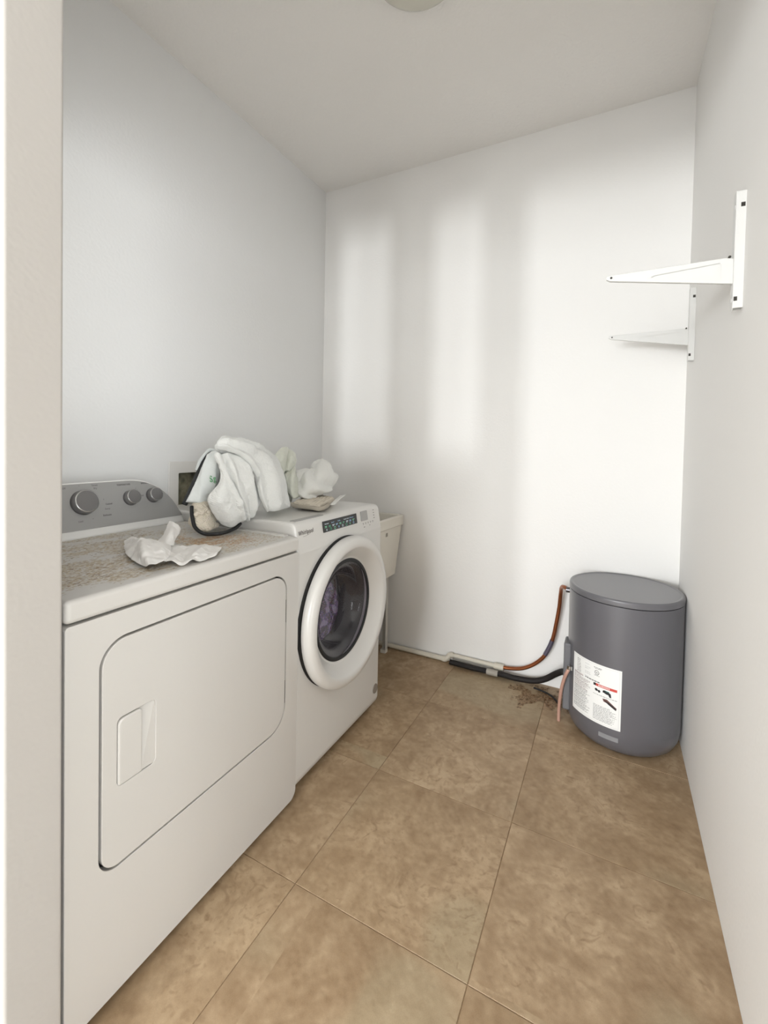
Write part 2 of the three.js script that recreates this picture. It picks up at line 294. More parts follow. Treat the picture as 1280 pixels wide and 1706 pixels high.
// ---------------------------------------------------------------- washer
{
  const Z0 = -1.2275, Z1 = -1.85, FX = -0.957, BX = -1.70, W = Z0 - Z1, DC = [0.581, -1.522];
  const t = thing('washing_machine', 'white front-loading washing machine with a round dark glass door and small black display', 'washing machine');
  const s = new THREE.Shape();     // side profile in (x, y)
  s.moveTo(BX, 0.025); s.lineTo(-0.985, 0.025); s.quadraticCurveTo(-0.962, 0.03, FX, 0.06); s.lineTo(FX, 0.86); s.lineTo(FX - 0.014, 0.942); s.quadraticCurveTo(FX - 0.018, 0.966, FX - 0.045, 0.967); s.lineTo(BX, 0.962); s.closePath();
  const body = extrude(s, W, 0.012, 10); body.translate(0, 0, Z1);
  const cut = new THREE.CylinderGeometry(0.215, 0.215, 0.5, 64); cut.rotateZ(Math.PI / 2); cut.translate(FX - 0.23, DC[0], DC[1]);
  const ev = new Evaluator(); ev.useGroups = false;
  const A = new Brush(body), B = new Brush(cut); A.updateMatrixWorld(); B.updateMatrixWorld();
  const cab = ev.evaluate(A, B, SUBTRACTION).geometry; cab.clearGroups();
  part('cabinet', cab, M.enamelWasher, t);
  for (const [x, z] of [[-1.05, Z0 - 0.07], [-1.05, Z1 + 0.07], [-1.62, Z0 - 0.07], [-1.62, Z1 + 0.07]]) part('foot', new THREE.CylinderGeometry(0.02, 0.024, 0.03, 16), M.rubber, t, [x, 0.015, z]);
  const about = (prof, seg = 96) => { const g = lathe(prof, seg); g.rotateZ(-Math.PI / 2); g.translate(0, DC[0], DC[1]); return g; };   // profile (r, x)
  part('door_gap', about([[0.293, FX - 0.004], [0.292, FX + 0.004], [0.28, FX + 0.010], [0.215, FX + 0.010], [0.215, FX - 0.004]]), M.rubber, t);
  const door = part('door', about([[0.21, FX + 0.012], [0.282, FX + 0.010], [0.2925, FX + 0.016], [0.2945, FX + 0.03], [0.2915, FX + 0.046], [0.282, FX + 0.056], [0.266, FX + 0.059], [0.255, FX + 0.057], [0.248, FX + 0.052], [0.209, FX + 0.012], [0.205, FX + 0.009], [0.201, FX + 0.010], [0.198, FX + 0.004], [0.205, FX + 0.002], [0.21, FX + 0.012]], 128), M.enamelWasher, t);
  part('glass', about([[0.199, FX + 0.006], [0.19, FX + 0.009], [0.165, FX + 0.003], [0.152, FX - 0.02], [0.142, FX - 0.045], [0.12, FX - 0.06], [0.06, FX - 0.07], [0.0, FX - 0.072]], 96), phys(0xe6e2ec, 0.03, { transmission: 0.95, thickness: 0, ior: 1.45 }), door, [0, 0, 0], 'dark tinted glass bowl');
  part('glass_trim', about([[0.2005, FX + 0.009], [0.199, FX + 0.0115], [0.187, FX + 0.0115], [0.184, FX + 0.008], [0.187, FX + 0.005], [0.2, FX + 0.005], [0.2005, FX + 0.009]]), M.strap ??= std(0x15171a, 0.5), door);
  part('drum', about([[0.212, FX - 0.02], [0.214, FX - 0.42], [0.19, FX - 0.45], [0, FX - 0.455]]), std(0x121016, 0.6), t);
  // display, keypad, logo, badge
  const tilt = Math.atan2(0.014, 0.082);
  const panelPlace = (g, u, y, off) => { g.rotateY(Math.PI / 2); g.rotateZ(tilt); g.translate(FX - (y - 0.86) / 0.082 * 0.014 + off, y, -u); return g; };
  const disp = canvasTex(512, 96, (c, w, h) => {
    c.fillStyle = '#0a0d10'; c.fillRect(0, 0, w, h); const cols = ['#7fd6a8', '#9cc8e8', '#d7e8ee', '#4fae83'];
    let sd = 5; const r = () => { sd = (sd * 1664525 + 1013904223) >>> 0; return sd / 4294967296; };
    c.font = 'bold 15px sans-serif';
    ['Normal', 'Quick', 'Bulky', 'Heavy Duty', 'Delicates'].forEach((s, i) => { c.fillStyle = cols[i % 3 === 0 ? 2 : 1]; c.fillText(s, 24 + i * 92, 30); });
    for (let i = 0; i < 9; i++) { c.fillStyle = cols[(i * 3) % 4]; c.fillRect(22 + i * 52, 44, 26 + r() * 14, 5); c.fillRect(22 + i * 52, 54, 18 + r() * 14, 4); }
    for (let i = 0; i < 8; i++) { c.strokeStyle = cols[(i + 2) % 4]; c.lineWidth = 4; c.beginPath(); c.arc(44 + i * 58, 76, 7 + (i % 3) * 2, 0, 6.3); c.stroke(); }
  });
  const dg = panelPlace(extrude(rrect(0.248, 0.042, 0.002), 0.003, 0.0006), 1.512, 0.929, 0);
  planarUV(dg, (x, y, z) => (-z - 1.388) / 0.248, (x, y) => clamp((y - 0.908) / 0.042));
  part('display', dg, phys(0xffffff, 0.12, { map: disp }), t, [0, 0, 0], 'black display with small green and white symbols');
  part('button', panelPlace(extrude(rrect(0.058, 0.042, 0.004), 0.003, 0.001), 1.700, 0.931, 0), M.silver, t, [0, 0, 0], 'square grey button');
  const ink = (name, W_, H_, u, y, draw, px = 512) => { const tx = canvasTex(px, Math.round(px * H_ / W_), draw); const g = panelPlace(new THREE.PlaneGeometry(W_, H_), u, y, 0.0006); part(name, g, std(0xffffff, 0.5, { map: tx, transparent: true }), t); };
  ink('logo', 0.09, 0.026, 1.286, 0.927, (c, w, h) => { c.clearRect(0, 0, w, h); c.fillStyle = '#57504d'; c.font = 'bold 112px sans-serif'; c.fillText('Whirlpool', 4, 100, w - 8); c.strokeStyle = '#8a8178'; c.lineWidth = 5; c.beginPath(); c.ellipse(250, 92, 190, 44, -0.12, 2.2, 0.6, true); c.stroke(); });
  ink('key_marks', 0.11, 0.028, 1.735, 0.892, (c, w, h) => { c.clearRect(0, 0, w, h); c.fillStyle = '#77736f'; for (let i = 0; i < 5; i++) { c.fillRect(14 + i * 100, 26, 42, 12); c.beginPath(); c.arc(34 + i * 100, 54, 9, 0, 6.3); c.fill(); } c.fillRect(40, 100, 50, 14); c.fillRect(270, 92, 40, 12); });
  ink('key_marks', 0.022, 0.05, 1.79, 0.928, (c, w, h) => { c.clearRect(0, 0, w, h); c.fillStyle = '#8d8985'; for (let i = 0; i < 4; i++) c.fillRect(30, 30 + i * 68, 60, 22); }, 128);
  part('badge', (() => { const g = new THREE.CylinderGeometry(0.021, 0.022, 0.004, 32); g.rotateZ(-Math.PI / 2); g.translate(FX + 0.001, 0.108, -1.815); return g; })(), std(0x8f877d, 0.5), t, [0, 0, 0], 'small round grey cap');
  part('drawer_pull', rbox(FX - 0.062, FX - 0.038, 0.9655, 0.969, -1.43, -1.255, 0.0015), M.silver, t);
  // dark patterned wash in the drum
}

// ---------------------------------------------------------------- soft shapes: blended distance fields, meshed
const v3 = a => new THREE.Vector3(...a);
function capsule(a, b, ra, rb = ra) { const A = v3(a), D = v3(b).sub(A), L = D.lengthSq() || 1e-9; return (x, y, z) => { const px = x - A.x, py = y - A.y, pz = z - A.z, h = clamp((px * D.x + py * D.y + pz * D.z) / L); return Math.hypot(px - D.x * h, py - D.y * h, pz - D.z * h) - lerp(ra, rb, h); }; }
function chain(pts, k = 0.01) { return union(pts.slice(1).map((p, i) => capsule(pts[i], p, pts[i][3], p[3])), k); }
function ellipsoid(c, r) { return (x, y, z) => { const a = (x - c[0]) / r[0], b = (y - c[1]) / r[1], d = (z - c[2]) / r[2], k0 = Math.hypot(a, b, d), k1 = Math.hypot(a / r[0], b / r[1], d / r[2]); return k1 < 1e-9 ? -Math.min(...r) : k0 * (k0 - 1) / k1; }; }
function tri(a, b, c, th) {
  const A = v3(a), B = v3(b), C = v3(c), p = new THREE.Vector3(), q = new THREE.Vector3(), T_ = new THREE.Triangle(A, B, C);
  return (x, y, z) => { p.set(x, y, z); T_.closestPointToPoint(p, q); return q.distanceTo(p) - th; };
}
function sheet(P, th, k = 0.006) { const f = []; for (let i = 1; i < P.length - 1; i++) f.push(tri(P[0], P[i], P[i + 1], th)); return f.length > 1 ? union(f, k) : f[0]; }
function union(fs, k = 0.015) { return (x, y, z) => { let d = fs[0](x, y, z); for (let i = 1; i < fs.length; i++) { const e = fs[i](x, y, z), h = Math.max(k - Math.abs(d - e), 0) / k; d = Math.min(d, e) - h * h * k * 0.25; } return d; }; }
function soft(field, lo, hi, n = 90) {
  const mc = new MarchingCubes(n, new THREE.MeshBasicMaterial(), false, false, 160000), h = n / 2, S = [hi[0] - lo[0], hi[1] - lo[1], hi[2] - lo[2]];
  mc.isolation = 0;
  for (let k = 0; k < n; k++) for (let j = 0; j < n; j++) for (let i = 0; i < n; i++) {
    const edge = i < 2 || j < 2 || k < 2 || i > n - 3 || j > n - 3 || k > n - 3;
    mc.field[k * n * n + j * n + i] = edge ? -0.02 : -field(lo[0] + S[0] * i / n, lo[1] + S[1] * j / n, lo[2] + S[2] * k / n);
  }
  mc.update();
  const c = mc.count, src = mc.positionArray, P = new Float32Array(c * 3);
  for (let i = 0; i < c; i++) for (let a = 0; a < 3; a++) P[3 * i + a] = lo[a] + S[a] * (src[3 * i + a] + 1) / 2;
  let g = new THREE.BufferGeometry(); g.setAttribute('position', new THREE.BufferAttribute(P, 3));
  g = mergeVertices(g, 1e-5); g.computeVertexNormals();
  planarUV(g, (x, y, z) => (z + x * 0.6) / 0.25, (x, y, z) => (y + x * 0.5) / 0.25);
  return g;
}
const ripple = (f, amp, fx, fy, fz, seedz, amp2 = 0.0015) => (x, y, z) => f(x, y, z) - amp * (fbm(x * fx + seedz, y * fy + z * fz, 2, seedz) - 0.5) * 2 - amp2 * (noise(x * 90, y * 90, z * 90) - 0.5) * 2;

const terryBump = dataTex(512, 512, (u, v, i, j) => { const n = 255 * clamp(0.6 * hash3(i >> 1, j >> 1, 3) + 0.4 * tileN(u, v, 64)); return [n, n, n]; }, false);
M.terry = phys(0xf0f1ee, 0.95, { bumpMap: terryBump, bumpScale: 0.002, sheen: 0.3, sheenRoughness: 0.8, sheenColor: new THREE.Color(1, 1, 1) });
M.canvas = std(0xeaeeec, 0.9, { bumpMap: terryBump, bumpScale: 0.0008 });
M.satin = phys(0xd6d8cc, 0.32, {});
M.cotton = std(0xf1f1ed, 0.9, { bumpMap: terryBump, bumpScale: 0.001 });
const knitBump = dataTex(512, 512, (u, v) => { const n = 255 * clamp(0.5 + 0.35 * Math.sin(u * 6.283 * 40) * Math.sin(v * 6.283 * 30) + 0.15 * tileN(u, v, 64)); return [n, n, n]; }, false);
M.knit = std(0xe6dccb, 0.95, { bumpMap: knitBump, bumpScale: 0.004 });
M.tissue = phys(0xf0ede9, 0.8, { transmission: 0.15, thickness: 0 });

// a cloth patch: a grid of points, smoothly interpolated, with thickness, rounded hems and fold ripples
function cloth(rows, th, { nu = 40, nv = 40, wr = 0.004, fq = 18, wr2 = 0.0015, sd = 1, hem = 0.1, pl = 0, pk = 3, across = true } = {}) {
  const R = rows.length, C = rows[0].length, cr = (a, b, c, d, t) => 0.5 * (2 * b + (c - a) * t + (2 * a - 5 * b + 4 * c - d) * t * t + (3 * b - a - 3 * c + d) * t * t * t);
  const ev1 = (arr, t) => { const n = arr.length - 1, x = clamp(t) * n, i = Math.min(n - 1, Math.floor(x)), f = x - i, g = k => k < 0 ? [0, 1, 2].map(j => 2 * arr[0][j] - arr[1][j]) : k > n ? [0, 1, 2].map(j => 2 * arr[n][j] - arr[n - 1][j]) : arr[k]; const A = g(i - 1), B = g(i), Cc = g(i + 1), D = g(i + 2); return [0, 1, 2].map(k => cr(A[k], B[k], Cc[k], D[k], f)); };
  const S = (u, v) => new THREE.Vector3(...ev1(rows.map(r => ev1(r, v)), u));
  const P = [], idx = [], n1 = nu + 1, m1 = nv + 1, edge = t => Math.sqrt(clamp(1 - Math.pow(1 - clamp(Math.min(t, 1 - t) / hem), 2)));
  for (const side of [1, -1]) for (let i = 0; i < n1; i++) for (let j = 0; j < m1; j++) {
    const u = i / nu, v = j / nv, p = S(u, v), e = 1e-3, du = S(Math.min(1, u + e), v).sub(S(Math.max(0, u - e), v)), dv = S(u, Math.min(1, v + e)).sub(S(u, Math.max(0, v - e))), n = dv.cross(du).normalize();
    const pq = across ? v : u, po = across ? u : v; const f = pl * (Math.pow(Math.abs(Math.sin((pq * pk + 0.35 * Math.sin(po * 2.6 + sd) + 0.5 * fbm(po * 3 + sd, pq * 2, 2, sd)) * Math.PI)), 1.6) - 0.5) * Math.min(1, 4 * u + 0.3) + wr * 2 * (fbm(p.x * fq + sd, p.y * fq * 0.6 + p.z * fq, 2, sd) - 0.5) + wr2 * 2 * (noise(p.x * 110, p.y * 110, p.z * 110 + sd) - 0.5);
    p.addScaledVector(n, f + side * th / 2 * edge(u) * edge(v)); P.push(p.x, p.y, p.z);
  }
  const N = n1 * m1;
  for (let i = 0; i < nu; i++) for (let j = 0; j < nv; j++) { const a = i * m1 + j, b = a + 1, c = a + m1, d = c + 1; idx.push(a, b, d, a, d, c, N + a, N + d, N + b, N + a, N + c, N + d); }
  let g = new THREE.BufferGeometry(); g.setAttribute('position', new THREE.Float32BufferAttribute(P, 3)); g.setIndex(idx);
  g = mergeVertices(g, 1e-6); g.computeVertexNormals(); planarUV(g, (x, y, z) => (z + x * 0.6) / 0.25, (x, y, z) => (y + x * 0.5) / 0.25); return g;
}
const floorAt = (g, y) => { const p = g.attributes.position; for (let i = 0; i < p.count; i++) if (p.getY(i) < y(p.getX(i), p.getZ(i))) p.setY(i, y(p.getX(i), p.getZ(i)) + 0.0005); g.computeVertexNormals(); return g; };
const deck = (x, z) => z < -1.2225 ? 0.9705 : 0.934;

{ // white terry towel / robe heap
  const core = ripple(union([ellipsoid([-1.33, 1.06, -1.25], [0.105, 0.125, 0.125]), chain([[-1.205, 1.198, -1.096, 0.012], [-1.178, 1.16, -1.092, 0.012], [-1.155, 1.1, -1.107, 0.0125], [-1.145, 1.032, -1.14, 0.0125], [-1.16, 0.975, -1.175, 0.011]], 0.008), chain([[-1.24, 1.225, -1.135, 0.014], [-1.235, 1.218, -1.17, 0.018], [-1.22, 1.19, -1.225, 0.018], [-1.19, 1.14, -1.265, 0.014]], 0.01)], 0.004), 0.004, 12, 9, 15, 4);
  const g = mergeAll([soft((x, y, z) => Math.max(core(x, y, z), 0.94 - y), [-1.46, 0.92, -1.4], [-1.12, 1.27, -1.06], 96),
    cloth([[[-1.205, 1.229, -1.095], [-1.225, 1.245, -1.112], [-1.26, 1.26, -1.16]], [[-1.19, 1.212, -1.15], [-1.205, 1.235, -1.17], [-1.26, 1.248, -1.247]], [[-1.18, 1.178, -1.198], [-1.195, 1.205, -1.243], [-1.25, 1.233, -1.339]], [[-1.165, 1.124, -1.238], [-1.175, 1.159, -1.292], [-1.24, 1.194, -1.43]], [[-1.15, 1.082, -1.229], [-1.145, 1.104, -1.296], [-1.2, 1.131, -1.44]], [[-1.145, 1.028, -1.243], [-1.135, 1.031, -1.303], [-1.17, 1.033, -1.433]], [[-1.14, 0.99, -1.264], [-1.125, 0.987, -1.313], [-1.15, 0.988, -1.425]]], 0.03, { nu: 80, nv: 60, wr: 0.007, fq: 20, sd: 3, pl: 0.018, pk: 1.7 }),
    cloth([[[-1.2, 1.17, -1.1], [-1.195, 1.168, -1.104], [-1.19, 1.165, -1.109]], [[-1.182, 1.11, -1.084], [-1.17, 1.109, -1.095], [-1.16, 1.107, -1.107]], [[-1.2, 1.056, -1.051], [-1.16, 1.056, -1.079], [-1.15, 1.056, -1.133]], [[-1.2, 1.0, -1.077], [-1.16, 1.0, -1.108], [-1.15, 1.007, -1.159]], [[-1.205, 0.956, -1.119], [-1.18, 0.952, -1.145], [-1.17, 0.967, -1.186]]], 0.02, { nu: 60, nv: 50, wr: 0.005, sd: 6, pl: 0.006, pk: 1.3 }),
    cloth([[[-1.22, 1.201, -1.108], [-1.21, 1.207, -1.153], [-1.22, 1.198, -1.208]], [[-1.18, 1.141, -1.106], [-1.17, 1.154, -1.151], [-1.19, 1.147, -1.239]], [[-1.165, 1.084, -1.131], [-1.15, 1.09, -1.169], [-1.17, 1.101, -1.246]], [[-1.16, 1.023, -1.163], [-1.15, 1.036, -1.199], [-1.17, 1.038, -1.26]], [[-1.175, 0.961, -1.197], [-1.175, 0.965, -1.211], [-1.18, 0.985, -1.241]]], 0.026, { nu: 60, nv: 60, wr: 0.008, fq: 26, sd: 12, pl: 0.018, pk: 2.2 })]);
  solo('terry_robe', 'thick white terry robe heaped in rolls and flaps where dryer and washer meet', 'robe', floorAt(g, deck), M.terry);
}
{ // canvas tote bag half under the robe: black handle loops, white piping, green print
  const t = thing('tote_bag', 'white canvas bag with green letters and a black strap under the heaped robe', 'bag');
  const rowsB = [[[-1.3, 1.199, -1.134], [-1.29, 1.214, -1.16], [-1.28, 1.218, -1.196]], [[-1.3, 1.141, -1.109], [-1.27, 1.142, -1.122], [-1.26, 1.139, -1.156]], [[-1.3, 1.084, -1.076], [-1.27, 1.08, -1.097], [-1.26, 1.065, -1.133]], [[-1.3, 1.035, -1.045], [-1.28, 1.031, -1.078], [-1.27, 1.026, -1.126]]];
  part('body', cloth(rowsB, 0.026, { nu: 50, nv: 50, wr: 0.006, fq: 24, sd: 20, pl: 0.006, pk: 2 }), M.canvas, t);
  part('strap', tube([[-1.317, 1.025, -1.055], [-1.317, 1.082, -1.086], [-1.318, 1.136, -1.116], [-1.318, 1.17, -1.135], [-1.312, 1.192, -1.15], [-1.302, 1.2, -1.158]], 0.0095, 60, 10), M.strap, t, [0, 0, 0], 'black strap along the edge');
  part('piping', tube([[-1.325, 1.14, -1.113], [-1.325, 1.172, -1.125], [-1.32, 1.2, -1.146], [-1.312, 1.214, -1.158], [-1.3, 1.212, -1.17]], 0.007, 40, 8), M.canvas, t);
  part('strap', tube([[-1.275, 1.022, -1.05], [-1.262, 1.005, -1.04], [-1.25, 0.985, -1.034], [-1.232, 0.958, -1.03], [-1.2, 0.9395, -1.038], [-1.165, 0.9385, -1.06], [-1.163, 0.9385, -1.1], [-1.176, 0.939, -1.14], [-1.19, 0.941, -1.175], [-1.205, 0.947, -1.205]], 0.0062, 90, 10), M.strap, t, [0, 0, 0], 'black strap looped on the dryer top');
  const print = canvasTex(192, 128, (c, w, h) => { c.clearRect(0, 0, w, h); c.fillStyle = '#6aa377'; c.strokeStyle = '#6aa377'; c.font = 'bold 96px serif'; c.fillText('S', 30, 92); c.font = 'bold 84px serif'; c.fillText('g', 100, 86); c.lineWidth = 6; c.beginPath(); c.moveTo(8, 30); c.quadraticCurveTo(20, 44, 10, 60); c.stroke(); });
  const pg = cloth([[[-1.257, 1.128, -1.112], [-1.246, 1.132, -1.135]], [[-1.252, 1.092, -1.103], [-1.241, 1.094, -1.126]]], 0.002, { nu: 8, nv: 8, wr: 0, wr2: 0 });
  planarUV(pg, (x, y, z) => clamp((-z - 1.103) / 0.032), (x, y) => clamp((y - 1.092) / 0.04));
  part('print', pg, std(0xffffff, 0.9, { map: print, transparent: true, alphaTest: 0.5 }), t, [0.018, 0.002, 0.017]);
}
{ // beige knitted garment peeping out below
  const f = ripple(union([ellipsoid([-1.262, 0.972, -1.088], [0.04, 0.032, 0.05]), ellipsoid([-1.275, 1.005, -1.09], [0.032, 0.034, 0.04]), chain([[-1.25, 0.996, -1.046, 0.009], [-1.246, 1.012, -1.056, 0.0085], [-1.238, 1.003, -1.063, 0.009], [-1.238, 1.014, -1.077, 0.009], [-1.234, 1.001, -1.088, 0.009], [-1.238, 1.006, -1.104, 0.009]], 0.003), chain([[-1.245, 0.955, -1.05, 0.012], [-1.226, 0.952, -1.075, 0.012], [-1.235, 0.952, -1.12, 0.012]], 0.006)], 0.006), 0.003, 25, 25, 25, 8);
  solo('knitted_garment', 'beige knitted garment with a ruffled edge peeping out from under the white robe', 'garment', soft((x, y, z) => Math.max(f(x, y, z), 0.9355 - y), [-1.34, 0.92, -1.16], [-1.19, 1.05, -1.02], 76), M.knit);
}
{ // shiny greenish white cloth knotted behind the robe
  const g = mergeAll([cloth([[[-1.3, 1.194, -1.496], [-1.3, 1.225, -1.542], [-1.31, 1.223, -1.595]], [[-1.28, 1.156, -1.493], [-1.27, 1.179, -1.511], [-1.28, 1.176, -1.547]], [[-1.28, 1.106, -1.521], [-1.27, 1.116, -1.525], [-1.28, 1.125, -1.544]]], 0.012, { nu: 24, nv: 24, wr: 0.006, fq: 30, sd: 31 }),
    cloth([[[-1.31, 1.223, -1.591], [-1.3, 1.206, -1.613], [-1.31, 1.167, -1.652]], [[-1.29, 1.165, -1.552], [-1.265, 1.165, -1.562], [-1.29, 1.147, -1.615]], [[-1.28, 1.123, -1.536], [-1.27, 1.12, -1.553], [-1.29, 1.131, -1.594]]], 0.012, { nu: 24, nv: 24, wr: 0.007, fq: 30, sd: 33 }),
    cloth([[[-1.27, 1.108, -1.525], [-1.29, 1.139, -1.606], [-1.3, 1.093, -1.64]], [[-1.25, 1.068, -1.518], [-1.245, 1.095, -1.552], [-1.28, 1.065, -1.61]], [[-1.24, 1.033, -1.518], [-1.23, 1.045, -1.538], [-1.26, 1.037, -1.585]], [[-1.23, 1.005, -1.531], [-1.22, 1.004, -1.547], [-1.25, 1.004, -1.58]]], 0.02, { nu: 40, nv: 40, wr: 0.007, sd: 37, pl: 0.01, pk: 2 }),
    soft(ripple(union([ellipsoid([-1.32, 1.06, -1.555], [0.05, 0.07, 0.05]), ellipsoid([-1.325, 1.15, -1.56], [0.03, 0.05, 0.045]), ellipsoid([-1.31, 1.0, -1.54], [0.06, 0.05, 0.05])], 0.02), 0.004, 14, 14, 14, 40), [-1.42, 0.93, -1.72], [-1.22, 1.24, -1.47], 56)]);
  solo('satin_cloth', 'greenish white shiny cloth with a knotted tuft standing behind the heaped robe', 'cloth', floorAt(g, deck), M.satin);
}
{ // white cotton bundle on the beige cloth
  const f = ripple(union([ellipsoid([-1.29, 1.055, -1.7], [0.07, 0.07, 0.1]), ellipsoid([-1.3, 1.115, -1.84], [0.05, 0.05, 0.06]), ellipsoid([-1.26, 1.025, -1.66], [0.05, 0.03, 0.05]), capsule([-1.24, 1.02, -1.62], [-1.245, 1.09, -1.73], 0.014, 0.01), capsule([-1.225, 1.045, -1.69], [-1.235, 1.105, -1.79], 0.014, 0.012), capsule([-1.25, 1.095, -1.84], [-1.245, 1.14, -1.8], 0.02, 0.015)], 0.012), 0.004, 12, 12, 12, 50);
  const g = mergeAll([cloth([[[-1.25, 1.031, -1.584], [-1.215, 1.006, -1.568], [-1.205, 1.002, -1.598]], [[-1.27, 1.077, -1.647], [-1.195, 1.047, -1.605], [-1.2, 1.006, -1.703]], [[-1.29, 1.13, -1.766], [-1.21, 1.083, -1.709], [-1.23, 1.027, -1.841]], [[-1.3, 1.159, -1.865], [-1.24, 1.136, -1.827], [-1.27, 1.087, -1.931]]], 0.035, { nu: 70, nv: 70, wr: 0.01, fq: 20, sd: 44, pl: 0.016, pk: 2.4, across: false }),
    soft((x, y, z) => Math.max(f(x, y, z), 1.002 - y), [-1.4, 0.96, -1.95], [-1.18, 1.2, -1.54], 72)]);
  solo('cloth_bundle', 'white cotton cloth bundled up on the far corner of the washer', 'cloth', g, M.cotton);
}
{ // folded beige cloth under it, ribbed hem
  const c = [-1.15, 0.985, -1.62];
  const rows = [[[-1.185, 0.984, -1.475], [-1.115, 0.984, -1.48], [-1.045, 0.983, -1.485]], [[-1.235, 0.987, -1.6], [-1.15, 0.987, -1.6], [-1.085, 0.985, -1.6]], [[-1.3, 0.988, -1.76], [-1.225, 0.988, -1.75], [-1.145, 0.985, -1.74]]];
  const under = rows.map(r => r.map(([x, y, z]) => [x - 0.004, y, z]));
  const t = thing('folded_cloth', 'folded beige ribbed cloth lying flat under the white cotton bundle', 'cloth');
  part('cloth', floorAt(cloth(under, 0.026, { nu: 50, nv: 50, wr: 0.004, sd: 61, hem: 0.06, wr2: 0.002, pl: 0.003, pk: 9 }), deck), M.knit, t);
  part('hem', tube([[-1.195, 0.99, -1.478], [-1.15, 0.984, -1.472], [-1.1, 0.985, -1.474], [-1.05, 0.981, -1.48], [-1.045, 0.984, -1.51], [-1.075, 0.986, -1.58]], 0.0085, 60, 8), M.knit, t);
}
solo('paper_card', 'small folded white card at the right end of the beige cloth', 'card', cloth([[[-1.075, 0.982, -1.585], [-1.1, 0.992, -1.66], [-1.14, 1.0, -1.77]], [[-1.055, 0.984, -1.6], [-1.085, 0.998, -1.69], [-1.115, 1.006, -1.79]]], 0.003, { nu: 10, nv: 20, wr: 0.002, wr2: 0, sd: 70 }), M.trim);
{ // thin crumpled wrap on the dryer top
  const X = p => p.map(r => r.map(([x, y, z]) => [Math.min(x, -0.957), y, z]));
  const g = mergeAll([cloth(X([[[-1.17, 0.937, -0.887], [-1.094, 0.94, -0.883], [-1.087, 0.938, -0.929], [-1.025, 0.932, -0.952]], [[-1.058, 0.945, -0.803], [-1.03, 0.938, -0.821], [-1.0, 0.945, -0.85], [-0.985, 0.934, -0.905]], [[-1.014, 0.937, -0.75], [-0.97, 0.934, -0.769], [-0.96, 0.935, -0.81], [-0.957, 0.933, -0.87]]]), 0.004, { nu: 60, nv: 60, pl: 0.006, pk: 2.5, wr: 0.006, fq: 30, sd: 81, wr2: 0.002 }),
    cloth([[[-1.298, 0.945, -0.827], [-1.254, 0.955, -0.84], [-1.166, 0.955, -0.829], [-1.128, 0.945, -0.86]], [[-1.195, 0.94, -0.766], [-1.11, 0.972, -0.75], [-1.085, 0.968, -0.776], [-1.046, 0.945, -0.795]], [[-1.1, 0.933, -0.725], [-1.015, 0.934, -0.707], [-0.995, 0.94, -0.718], [-1.007, 0.937, -0.755]]], 0.004, { nu: 60, nv: 60, pl: 0.006, pk: 2.5, wr: 0.008, fq: 26, sd: 84, wr2: 0.002 }),
    cloth([[[-1.22, 0.997, -0.922], [-1.2, 0.995, -0.924], [-1.2, 0.968, -0.948]], [[-1.2, 0.967, -0.887], [-1.155, 0.973, -0.877], [-1.16, 0.953, -0.9]], [[-1.18, 0.941, -0.845], [-1.14, 0.945, -0.845], [-1.12, 0.944, -0.863]]], 0.006, { wr: 0.005, fq: 26, sd: 88 })]);
  solo('plastic_wrap', 'crumpled thin whitish wrap lying on the dirty dryer top', 'wrap', floorAt(g, () => 0.9275), M.tissue);
}
{ // dark patterned laundry in the drum
  const tx = dataTex(512, 512, (u, v, i, j) => { const n = fbm(u * 9, v * 9, 3, 5), s = hash3(i >> 2, j >> 2, 9), k = hash3(i >> 2, j >> 2, 12); const base = n > 0.6 ? [150, 142, 168] : n > 0.5 ? [78, 58, 116] : [22, 18, 34]; return s > 0.86 ? (k > 0.75 ? [236, 150, 214] : k > 0.5 ? [170, 120, 220] : k > 0.3 ? [205, 200, 225] : [150, 50, 100]) : base; });
  const f = ripple(union([ellipsoid([-1.16, 0.49, -1.53], [0.11, 0.11, 0.17]), ellipsoid([-1.17, 0.6, -1.5], [0.1, 0.1, 0.09]), ellipsoid([-1.16, 0.55, -1.64], [0.09, 0.1, 0.07])], 0.03), 0.014, 16, 16, 16, 60);
  const g = soft((x, y, z) => Math.max(f(x, y, z), Math.hypot(y - 0.581, z + 1.522) - 0.207, x + 1.042), [-1.36, 0.36, -1.74], [-1.036, 0.74, -1.3], 84); planarUV(g, (x, y, z) => z / 0.2, (x, y) => y / 0.2);
  solo('laundry', 'dark purple speckled laundry behind the glass of the washer door', 'laundry', g, std(0xffffff, 0.9, { map: tx }));
}

// ---------------------------------------------------------------- dryer vent box in the left wall
{
  const t = thing('vent_box', 'white framed recessed box with a dark inside low on the left wall', 'wall box', [XL, 0, 0]);
  const s = rrect(0.33, 0.42, 0.006, 1.463, 0.942); s.holes.push(rrect(0.236, 0.316, 0.004, 1.465, 0.942, THREE.Path));
  part('frame', faceX(s, 0.0005, 0.009, 0.003), M.trim, t);
  const dust = dataTex(256, 256, (u, v, i, j) => { const n = fbm(u * 14, v * 14, 3, 4), q = 70 + 90 * n + 26 * hash3(i, j, 2); return [q, q * 0.97, q * 0.82]; });
  part('recess', mergeAll([span(-0.072, -0.07, 0.784, 1.1, -1.583, -1.347), span(-0.07, 0, 1.0985, 1.1005, -1.583, -1.347), span(-0.07, 0, 0.7835, 0.7855, -1.583, -1.347), span(-0.07, 0, 0.7855, 1.0985, -1.349, -1.347), span(-0.07, 0, 0.7855, 1.0985, -1.583, -1.581)]), std(0xffffff, 0.95, { map: dust }), t, [0, 0, 0], 'dark dusty inside');
}

